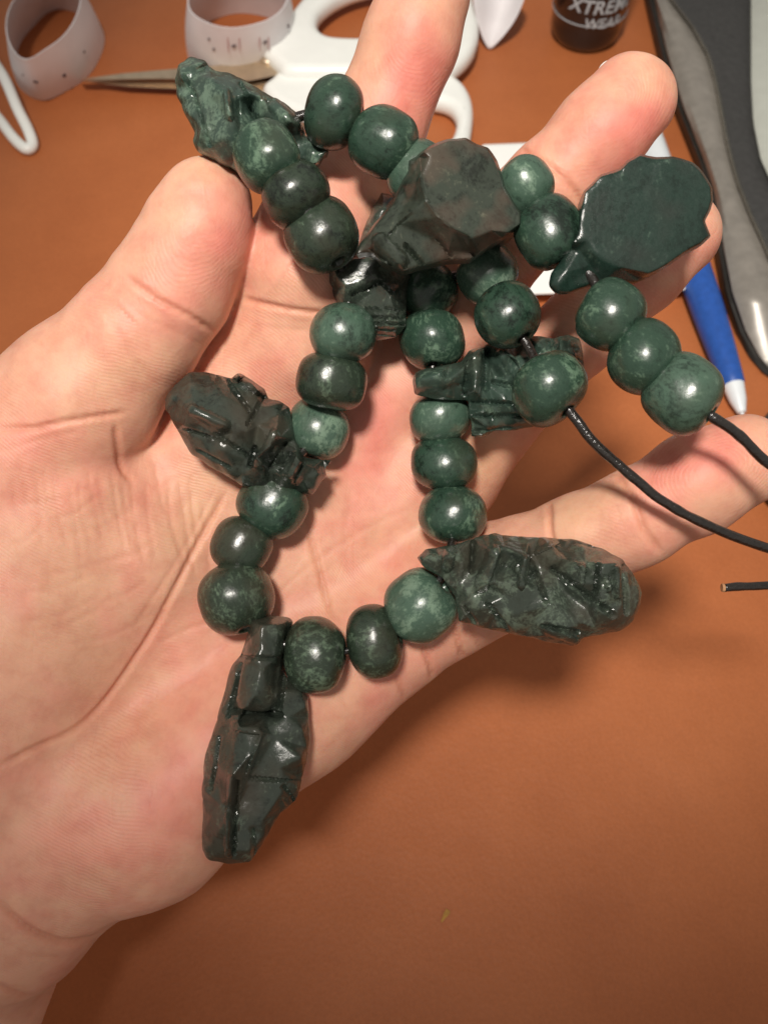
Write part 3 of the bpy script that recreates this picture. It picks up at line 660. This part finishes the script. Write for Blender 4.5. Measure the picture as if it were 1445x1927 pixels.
pendant(P4o, P4i, 2.92, (950,260), 12.65, gu=.0009, gv=.0008, back=.75, hs=1.0, seed=4, material=M_pendf, rough=.10, rimh=.29, sm=3, rimf=lambda x, y: .08 if (x < 405 and y > 590) or (y > 748-.12*(740-x)*.3 and x < 760) else .30, label="broad dark pendant lying with its flat polished face up")
P3o = [(30,740),(110,700),(200,690),(240,560),(290,430),(340,350),(410,370),(470,480),(520,640),(500,800),(475,900),(477,1080),(420,1140),(300,1160),(180,1000),(100,960),(60,880),(38,820)]
P3i = [(72,750,0.445),(100,815,0.473),(150,862,0.498),(190,712,0.446),(255,712,0.454),(300,745,0.473),(285,805,0.494),(215,845,0.5),(330,835,0.5),(390,920,0.56),(440,860,0.3),(300,900,0.35),(200,960,0.2),(430,1040,0.4),(420,1100,0.3),(330,1020,0.42),(330,1090,0.4),(260,1080,0.25),(300,480,0.3),(350,440,0.36),(320,560,0.3),(400,600,0.3),(250,640,0.25)]
pendant(P3o, P3i, 2.89, (600,240), 13.9, gu=0, gv=0, back=.6, hs=1.0, seed=3, bars=[(250,985,465,992,8,-.07),(290,1030,468,1040,8,-.09),(305,1062,465,1072,8,-.09),(315,1094,450,1104,8,-.09),(325,1122,430,1132,7,-.08),(180,905,330,838,12,-.16),(330,838,400,900,10,-.1)])
P2o = [(485,175),(530,150),(600,100),(700,60),(800,53),(860,90),(920,108),(970,180),(990,240),(1012,320),(1060,400),(1107,470),(1105,530),(1000,610),(880,690),(830,727),(700,732),(560,762),(460,792),(340,745),(285,690),(200,692),(215,640),(300,520),(400,400),(440,310),(480,240)]
P2i = [(540,175,0.673),(548,280,0.682),(575,400,0.684),(640,490,0.661),(740,560,0.617),(830,600,0.574),(700,110,0.578),(800,105,0.524),(890,160,0.483),(950,250,0.463),(800,350,0.557),(985,360,0.459),(1050,460,0.437),(940,560,0.51),(600,160,0.638),(480,400,0.32),(420,520,0.36),(290,640,0.28),(440,740,0.35),(600,600,0.34),(700,680,0.26),(800,680,0.2),(880,655,0.3),(1060,520,0.3)]
pendant(P2o, P2i, 2.89, (600,240), 12.75, gu=.0008, gv=.0005, back=.9, hs=1.15, seed=2, material=M_pendb, rough=.30, rimh=.30, sm=3, rimf=lambda x, y: (.70-(x-520)/560*.30+(y-300)/450*.06-.03) if x > 560 and y < 585 else .18, label="squat dark pendant seen from its broad worn end", bars=[(540,180,560,330,10,.04),(560,330,600,440,10,.04),(600,440,690,530,10,.04),(690,530,810,592,10,.04),(330,620,440,725,48,.14),(285,660,430,775,10,-.1),(380,585,500,470,7,-.05),(640,600,720,700,10,-.09),(790,610,850,700,10,-.08),(470,640,560,740,12,-.12)])
P6o = [(193,300),(210,255),(330,225),(430,210),(470,150),(560,120),(700,90),(800,80),(880,92),(950,70),(1012,95),(1027,200),(1042,330),(980,460),(900,500),(812,522),(700,542),(600,545),(540,578),(480,572),(465,400),(300,392),(203,370)]
P6i = [(240,300,.32),(330,270,.45),(350,310,.35),(430,250,.45),(440,300,.3),(450,340,.3),(390,330,.28),(470,190,.42),(520,150,.5),(500,260,.52),(490,360,.5),(520,380,.4),(560,200,.25),(560,320,.26),(640,170,.5),(620,220,.45),(700,200,.5),(720,260,.52),(600,280,.2),(660,300,.3),(690,220,.3),(800,120,.35),(780,180,.45),(860,150,.25),(900,120,.5),(880,170,.35),(960,110,.45),(930,150,.3),(990,180,.4),(960,200,.3),(1000,260,.3),(640,390,.4),(540,440,.35),(590,420,.22),(680,440,.35),(640,480,.15),(560,530,.28),(700,510,.25),(760,430,.2),(760,500,.2),(480,470,.3),(300,350,.25)]
pendant(P6o, P6i, 2.58, (700,600), 14.0, gu=.0003, gv=.0, back=.55, hs=1.1, seed=6, sm=5, material=M_pendg, bars=[(240,312,440,258,56,.12),(465,205,450,365,13,-.18),(505,175,500,372,28,.15),(560,150,552,335,14,-.18),(640,170,700,265,36,.09),(590,305,700,325,11,-.13),(760,110,860,200,13,-.13),(870,110,885,165,15,.08),(945,105,970,190,20,.08),(915,95,930,200,9,-.1),(480,400,800,420,11,-.13),(490,470,760,470,11,-.12),(500,545,720,520,10,-.1)])

# the cord runs through every stone; both tails leave to the right and one cut end comes back
def B(k): return (BEADS[k][0], BEADS[k][1], BP[k])
chainp = [(1640,960,12.6),(1540,930,12.4),(1445,872,12.2),(1385,815,12.05),(1325,775,12.0)] + [B(27),B(26),B(25),(1110,520,12.6),B(24),B(23),(880,360,13.1),B(3),B(2),B(1),(540,230,13.1),B(4),B(5),B(6),(655,540,13.7),B(7),B(8),B(9),(555,870,14.1),B(10),B(11),B(12),(500,1190,14.0),B(13),B(14),B(15),(840,1060,13.9),B(16),B(17),B(18),(815,715,14.2),B(19),B(28),B(20),B(21),
   (992,650,13.1),B(22),(1068,768,12.6),(1110,825,12.6),(1160,872,12.65),(1240,938,12.75),(1330,988,12.9),(1445,1032,13.2),(1560,1060,13.8),(1640,1085,14.6),(1600,1105,15.2),(1500,1102,15.2),(1440,1102,15.1),(1361,1106,15.0)]
pts = catmull([PX(*p) for p in chainp], 10)
wp = [Vector(C2W(p))+Vector((noise.noise(Vector((i*.21,1,0))), noise.noise(Vector((i*.21,5,0))), noise.noise(Vector((i*.21,9,0)))))*.00012 for i, p in enumerate(pts)]
V_, F_ = tube(wp, [.00072*(1+.16*noise.noise(Vector((i*.4,0,0)))) for i in range(len(wp))], 12)
mesh_obj("cord", V_, F_, M_cord, neck)
a, b = P(1362,1106,15.0), P(1357,1106,15.0)
V_, F_ = tube([a, a.lerp(b, .5), b], [.00070,.00074,.00066], 14)
ce = mesh_obj("cord_tip", V_, F_, M_tan, neck); autosmooth(ce)

# ------------------------------------------------------------------ scissors
sr = root("scissors", T(560,140), "scissors with white plastic finger loops and metal blades behind the fingers", "scissors")
A_o = [(490,98),(512,76),(545,40),(572,8),(608,-22),(680,-46),(790,-55),(868,-28),(897,40),(896,92),(872,128),(832,148),(760,152),(700,150),(650,150),(590,150),(540,148),(522,134)]
A_h = [(600,42),(598,62),(612,78),(640,84),(700,85),(760,85),(830,84),(857,60),(853,12),(820,-12),(740,-20),(680,-10),(640,6),(612,26)]
hA = plate("handle", A_o, A_h, .35, 1.25, .38, M_white, sr); autosmooth(hA, 50)
B_o = [(496,176),(512,158),(532,145),(600,143),(700,148),(780,150),(838,150),(868,165),(886,196),(888,240),(872,300),(820,335),(760,335),(680,300),(620,262),(560,226),(520,204)]
B_h = [(650,200),(700,195),(770,198),(832,205),(855,224),(857,250),(840,278),(790,292),(730,276),(680,245)]
hB = plate("handle", B_o, B_h, .05, .85, .36, M_white, sr); autosmooth(hB, 50)
def slab(name, poly, z0, z1, m, parent=None, zt=None):
    n = len(poly); zt = zt or [z1]*n
    V = [T(u, v, z0) for u, v in poly] + [T(u, v, z) for (u, v), z in zip(poly, zt)]
    Fc = [tuple(range(n))[::-1], tuple(range(n, 2*n))] + [(i, (i+1) % n, n+(i+1) % n, n+i) for i in range(n)]
    o = mesh_obj(name, V, Fc, m, parent, smooth=False)
    fix_normals(o)
    bv = o.modifiers.new("edge", 'BEVEL'); bv.width = .0003; bv.segments = 2
    return o
slab("blade", [(150,149),(230,138),(300,132),(400,124),(520,112),(530,140),(470,152),(400,150),(300,148),(220,149)], .55, .75, M_steel, sr)
slab("blade", [(150,152),(240,144),(330,146),(430,150),(520,152),(540,176),(430,172),(330,167),(240,163)], .25, .45, M_steel, sr)
V_, F_ = lathe([(.0001,.0055),(.0022,.0055),(.0030,.0078),(.0026,.0086),(.0001,.009)], 24)
c = T(508,146,0); mesh_obj("rivet", [Vector(p)+Vector((c.x,c.y,0)) for p in V_], F_, M_steel, sr)

# ------------------------------------------------------------------ curled strips
def band(name, ctop, cbot, rt, rb, z, label, cat, m, a0=0, a1=360, thick=.04, wob=.08, seed=0):
    """strip of flexible sheet standing on edge in a loop: centres in pixels, radii cm (x, y)"""
    ct = T(*ctop, z); cb = T(*cbot, 0.02); n = 72; rows = 7; V = []; Fc = []
    full = abs(a1-a0) >= 360
    for s in (0, 1):
        for j in range(rows):
            t = j/(rows-1)
            for i in range(n+1):
                a = math.radians(a0+(a1-a0)*i/n)
                w = 1+wob*noise.noise(Vector((math.cos(a)*1.2+seed, math.sin(a)*1.2, t*.3)))
                k = math.sin(t*math.pi)*.04
                rx = (rb[0]*(1-t)+rt[0]*t)*(w+k)-s*thick; ry = (rb[1]*(1-t)+rt[1]*t)*(w+k)-s*thick
                p = cb.lerp(ct, t); V.append((p.x+rx*.01*math.cos(a), p.y+ry*.01*math.sin(a), p.z))
    N = n+1
    for s in (0, 1):
        for j in range(rows-1):
            for i in range(n):
                q = [s*rows*N+j*N+i, s*rows*N+j*N+i+1, s*rows*N+(j+1)*N+i+1, s*rows*N+(j+1)*N+i]
                Fc.append(tuple(q if s == 0 else q[::-1]))
    R = rows*N
    for i in range(n):
        Fc.append((i, R+i, R+i+1, i+1)); k = (rows-1)*N; Fc.append((k+i, k+i+1, R+k+i+1, R+k+i))
    for i in (0, n):
        for j in range(rows-1): Fc.append((j*N+i, (j+1)*N+i, R+(j+1)*N+i, R+j*N+i))
    r = root(name, cb, label, cat)
    o = mesh_obj("strip", V, Fc, m, r); autosmooth(o, 50)
    def at(u_, v_):                       # point on the outer wall under a pixel: angle and height by search
        best = None
        for ai in range(0, 360, 2):
            for ti in range(0, 20):
                a = math.radians(ai); t = ti/19
                w = 1+wob*noise.noise(Vector((math.cos(a)*1.2+seed, math.sin(a)*1.2, t*.3))); k = math.sin(t*math.pi)*.04
                p = cb.lerp(ct, t); q = Vector((p.x+(rb[0]*(1-t)+rt[0]*t)*(w+k)*.01*math.cos(a), p.y+(rb[1]*(1-t)+rt[1]*t)*(w+k)*.01*math.sin(a), p.z))
                nrm = Vector((math.cos(a)/rt[0], math.sin(a)/rt[1], 0)).normalized()
                if nrm.dot(Vector((0,0,CAM_H))-q) < 0: continue
                cq = RC.transposed() @ (q-Vector((0,0,CAM_H))); uu = W/2+cq.x/-cq.z*F; v2 = H/2-cq.y/-cq.z*F
                e = (uu-u_)**2+(v2-v_)**2
                if best is None or e < best[0]: best = (e, q, nrm)
        return best[1], best[2]
    return r, at
r1, at1 = band("curled_strip", (78,26), (110,98), (1.35,2.8), (1.8,3.0), 2.4, "curled white strip with small dark specks at the top left corner", "paper strip", M_paper, wob=.15, seed=1)
r2, at2 = band("measuring_tape", (448,-8), (452,84), (1.95,2.1), (2.2,2.25), 2.6, "curled white measuring tape with faint red marks above the scissor blades", "tape measure", M_paper, wob=.06, seed=4)
def mark(name, at, uv, size, m, parent, ang=0):
    q, nrm = at(*uv); tx = Vector((0,0,1)).cross(nrm).normalized(); ty = nrm.cross(tx)
    ca, sa = math.cos(ang), math.sin(ang); n = 10
    V = [q+nrm*.0002+tx*(size[0]*.01*math.cos(2*math.pi*i/n)*ca - size[1]*.01*math.sin(2*math.pi*i/n)*sa)+ty*(size[0]*.01*math.cos(2*math.pi*i/n)*sa+size[1]*.01*math.sin(2*math.pi*i/n)*ca) for i in range(n)]
    V += [p+nrm*.00025 for p in V]
    Fc = [tuple(range(n,2*n)), tuple(range(n))[::-1]]+[(i,(i+1)%n,n+(i+1)%n,n+i) for i in range(n)]
    mesh_obj(name, V, Fc, m, parent, smooth=False)
for uv, s, a in [((68,152),(.10,.04),-.4),((122,143),(.08,.07),.3),((157,98),(.05,.05),0),((45,140),(.03,.03),0)]: mark("speck", at1, uv, s, M_dark, r1, a)
for u in (431,450,488,505): mark("tick_mark", at2, (u,78), (.018,.42), M_red, r2, -.1)
for uv, s in [((440,87),(.10,.045)),((497,79),(.10,.05)),((541,48),(.07,.06)),((395,72),(.05,.04)),((402,92),(.07,.03))]: mark("printed_digit", at2, uv, s, M_dark, r2, .3)

# third curl, a pointed strip end right of the index fingertip
g = []
rows = [[(884,-40,2.2),(905,-40,2.0),(940,-40,1.5),(975,-40,1.7),(1000,-40,2.3)],
        [(888,0,1.7),(905,5,1.5),(935,8,1.0),(968,5,1.2),(988,0,1.8)],
        [(893,28,1.2),(905,35,1.0),(930,40,.6),(955,36,.8),(976,30,1.3)],
        [(900,52,.8),(908,60,.6),(925,66,.35),(942,62,.5),(960,55,.8)],
        [(908,76,.4),(913,82,.3),(921,86,.2),(930,82,.3),(940,78,.4)],
        [(918,90,.1),(920,91,.08),(922,92,.06),(924,91,.08),(926,90,.1)]]
V = [T(*p) for r_ in rows for p in r_]; n = 5
Fc = [(j*n+i, j*n+i+1, (j+1)*n+i+1, (j+1)*n+i) for j in range(5) for i in range(4)]
o = mesh_obj("curled_strip", V, Fc, M_paper)
tag(o, "pointed end of a curled white strip beside the index fingertip", "paper strip")
s_ = o.modifiers.new("thick", 'SOLIDIFY'); s_.thickness = .0006; s_ = o.modifiers.new("sub", 'SUBSURF'); s_.levels = s_.render_levels = 2

# white cable loop at the left edge
pts = [(-60,20,.6),(-20,100,.9),(10,150,.9),(34,205,.7),(54,245,.4),(62,272,.22),(50,280,.22),(28,262,.22),(2,228,.25),(-30,190,.3),(-80,140,.3)]
cp = catmull([tuple(T(u, v, z)) for u, v, z in pts], 10)
V_, F_ = tube(cp, .0021, 16)
o = mesh_obj("white_cable", V_, F_, M_white); tag(o, "thin white cable bent into a narrow loop at the left edge of the table", "cable")

# white box under the fingers
o = slab("white_box", [(905,272),(1222,260),(1292,546),(958,556)], .0, .7, M_card)
o.modifiers["edge"].width = .0012; o.modifiers["edge"].segments = 3
tag(o, "flat white rectangular box lying on the table beneath the middle and ring fingers", "box")

# ------------------------------------------------------------------ bottle
bc = T(1098, 68, 0)
prof = [(.0001,.0),(.0105,.0),(.0130,.0012),(.0143,.0040),(.0147,.0080),(.0147,.0126),(.0149,.0130),(.0152,.0135),(.0152,.045),(.0150,.058),(.0135,.066),(.009,.070),(.0085,.071),(.0085,.095),(.0075,.097),(.0001,.097)]
br = root("nail_polish_bottle", bc, "small glossy black bottle with grey lettering standing at the top edge", "bottle")
pp = [(r, z) for r, z in prof[:12]]; V_, F_ = lathe(pp+[(.0001,.0702)], 56)
o = mesh_obj("body", [Vector(p)+bc for p in V_], F_, M_black, br); autosmooth(o, 40)
V_, F_ = lathe([(.0001,.0704),(.0085,.0704),(.0088,.072),(.0080,.105),(.0070,.107),(.0001,.107)], 40)
o = mesh_obj("cap", [Vector(p)+bc for p in V_], F_, M_black, br); autosmooth(o, 40)
az = math.atan2(-bc.y, -bc.x)
def wraptext(s, size, z, dx, parent, shear=0.15, m=M_print, R=.0153):
    cu = bpy.data.curves.new("lettering", 'FONT'); cu.body = s; cu.size = size; cu.align_x = 'LEFT'; cu.shear = shear; cu.offset = size*.02; cu.resolution_u = 3
    tmp = bpy.data.objects.new("lettering", cu); col.objects.link(tmp)
    dg = bpy.context.evaluated_depsgraph_get(); me = bpy.data.meshes.new_from_object(tmp.evaluated_get(dg)); bpy.data.objects.remove(tmp)
    bm = bmesh.new(); bm.from_mesh(me); bmesh.ops.triangulate(bm, faces=bm.faces)
    for _ in range(2): bmesh.ops.subdivide_edges(bm, edges=[e for e in bm.edges if e.calc_length() > .0015], cuts=1)
    bmesh.ops.triangulate(bm, faces=bm.faces)
    V = []; bm.verts.index_update()
    for v in bm.verts:
        a = az + (v.co.x+dx)/R; V.append(bc+Vector(((R+.0001)*math.cos(a), (R+.0001)*math.sin(a), z+v.co.y)))
    Fc = [tuple(v.index for v in f.verts) for f in bm.faces]; bm.free()
    return mesh_obj("lettering", V, Fc, m, parent, smooth=False)
wraptext("XTREME", .0076, .0186, -.0085, br); wraptext("WEAR", .0056, .0128, -.0010, br)
V_, F_ = lathe([(.01525,.0130),(.01545,.0133),(.01525,.0136)], 56)
mesh_obj("ring_line", [Vector(p)+bc for p in V_], F_, M_print, br)

# ------------------------------------------------------------------ pen
pr = root("pen", T(1350,620,0), "ballpoint pen with blue grip and white tip beside the grey tool", "pen")
ptip = T(1397,783,.30); pg0 = T(1380,728,.42); pg1 = T(1300,492,.62); pend_ = T(1215,245,.62)
def lpath(pts_r, n=1): return [p for p, r in pts_r], [r for p, r in pts_r]
def seg_tube(name, samples, m):
    V_, F_ = tube([s[0] for s in samples], [s[1] for s in samples], 24); o = mesh_obj(name, V_, F_, m, pr); autosmooth(o, 45); return o
ax_ = (pg1-pg0).normalized()
seg_tube("grip", [(pg0, .0030),(pg0+ax_*.001, .0036)]+[(pg0.lerp(pg1, t), .0036+.0019*math.sin(min(1, t*1.15)*math.pi/2)) for t in np.linspace(.06, 1, 12)], M_blue)
seg_tube("tip_cone", [(pg0+ax_*.0005, .0033),(pg0.lerp(ptip, .5), .0025),(pg0.lerp(ptip, .88), .0013),(pg0.lerp(ptip, .90), .0006),(ptip, .0004)], M_penw)
seg_tube("barrel", [(pg1-ax_*.001, .0050),(pg1.lerp(pg1+ax_*.03, .5), .0050),(pg1+ax_*.075, .0048),(pg1+ax_*.077, .0040)][:4], M_penw).scale = (1,1,1)

# ------------------------------------------------------------------ big tool on the right
tr = root("hand_tool", T(1400,300,0), "large grey and black hand tool with a curved metal rim along the right edge", "tool")
vs = [-90,-40,0,52,105,148,197,260,300,346,407,465,520,570,620,665,695,712]
def ip(tab, v): return float(np.interp(v, [a for a, _ in tab], [b for _, b in tab]))
Lb = [(-90,1193),(0,1213),(100,1236),(200,1266),(300,1306),(363,1326),(472,1343),(551,1358),(623,1383),(671,1409),(700,1434),(712,1452)]
Cr = [(-90,1225),(0,1266),(52,1306),(105,1335),(148,1347),(197,1357),(260,1368),(300,1378),(346,1391),(407,1415),(465,1442),(551,1475),(623,1492),(712,1500)]
Br = [(-90,1408),(0,1410),(154,1410),(230,1414),(300,1428),(339,1446),(400,1480),(465,1510),(712,1540)]
def strip(name, cols, m):
    """cols: functions v -> (u, z); lofted along the stations, with walls reaching down to the table"""
    sv = list(np.interp(np.linspace(0, len(vs)-1, 70), range(len(vs)), vs)); V = []; Fc = []
    cc_ = [lambda v, c=cols[0]: (c(v)[0], .02, 1)] + cols + [lambda v, c=cols[-1]: (c(v)[0], .02, 1)]
    for v in sv:
        top = [T(c(v)[0], v, c(v)[1]) for c in cols]
        a, b = top[0], top[-1]
        V += [Vector((a.x+.0004, a.y, .0003))] + top + [Vector((b.x-.0004, b.y, .0003))]
    n = len(cols)+2
    for j in range(len(sv)-1):
        for i in range(n): 
            i2 = (i+1) % n; Fc.append((j*n+i, j*n+i2, (j+1)*n+i2, (j+1)*n+i))
    Fc.append(tuple(range(n))); Fc.append(tuple((len(sv)-1)*n+i for i in reversed(range(n))))
    o = mesh_obj(name, V, Fc, m, tr); fix_normals(o); autosmooth(o, 35); return o
tz = lambda v: max(.25, min(1, (720-v)/160))
L = lambda v: ip(Lb, v); Cc = lambda v: max(ip(Cr, v), L(v)+30); Bb = lambda v: max(ip(Br, v), Cc(v)+20)
strip("shaded_side_wall", [lambda v: (L(v), .12), lambda v: (L(v)+2, .4*tz(v)), lambda v: (L(v)+9, .62*tz(v)), lambda v: (L(v)+18, .66*tz(v))], M_wall_shade)  # lower side wall, its edge shadow painted in as a dark strip
strip("shell", [lambda v: (L(v)+16, .62*tz(v)), lambda v: (L(v)+20, .95*tz(v)), lambda v: (L(v)*.75+Cc(v)*.25+9, 1.15*tz(v)), lambda v: (L(v)*.5+Cc(v)*.5+6, 1.28*tz(v)), lambda v: (L(v)*.25+Cc(v)*.75+2, 1.25*tz(v)), lambda v: (Cc(v)-6, 1.12*tz(v))], M_taupe)
strip("rim", [lambda v: (Cc(v)-7, 1.05*tz(v)), lambda v: (Cc(v)-5, 1.3*tz(v)), lambda v: (Cc(v)-2, 1.38*tz(v)), lambda v: (Cc(v)+1, 1.30*tz(v)), lambda v: (Cc(v)+3, 1.0*tz(v))], M_rim)
strip("grip_inlay", [lambda v: (Cc(v)+2, .98*tz(v)), lambda v: (Cc(v)*.7+Bb(v)*.3, 1.06*tz(v)), lambda v: (Cc(v)*.3+Bb(v)*.7, 1.06*tz(v)), lambda v: (Bb(v)+1, .98*tz(v))], M_grip)
strip("side_panel", [lambda v: (Bb(v), .95*tz(v)), lambda v: (Bb(v)+3, 1.2*tz(v)), lambda v: (Bb(v)+14, 1.32*tz(v)), lambda v: (Bb(v)+70, 1.45*tz(v)), lambda v: (Bb(v)+130, 1.3*tz(v))], M_pale)

# unidentified dark object built as a bent tube at the right edge, partly behind the little finger
cp = catmull([tuple(T(u, v, z)) for u, v, z in [(1620,700,.5),(1520,760,.5),(1462,800,.5),(1450,860,.5),(1468,925,.5),(1540,975,.5),(1640,990,.5)]], 10)
V_, F_ = tube(cp, .0046, 16); o = mesh_obj("dark_object", V_, F_, M_grip); tag(o, "thick dark object on the table at the right edge past the little fingertip", "cable")

# yellow fleck on the bare table
V = []; n = 10; c = T(838,1722,.03)
for i in range(n):
    a = 2*math.pi*i/n; r = .0016*(1+.3*math.sin(3*a)); p = Vector((math.cos(a)*r*.35, math.sin(a)*r, 0)); p.rotate(Matrix.Rotation(-.6, 3, 'Z')); V.append(c+p)
V += [p+Vector((0,0,.0004)) for p in V]
o = mesh_obj("flake", V, [tuple(range(n,2*n)), tuple(range(n))[::-1]]+[(i,(i+1)%n,n+(i+1)%n,n+i) for i in range(n)], M_yel, smooth=False)
tag(o, "tiny yellow flake on the bare brown table below the hand", "flake")
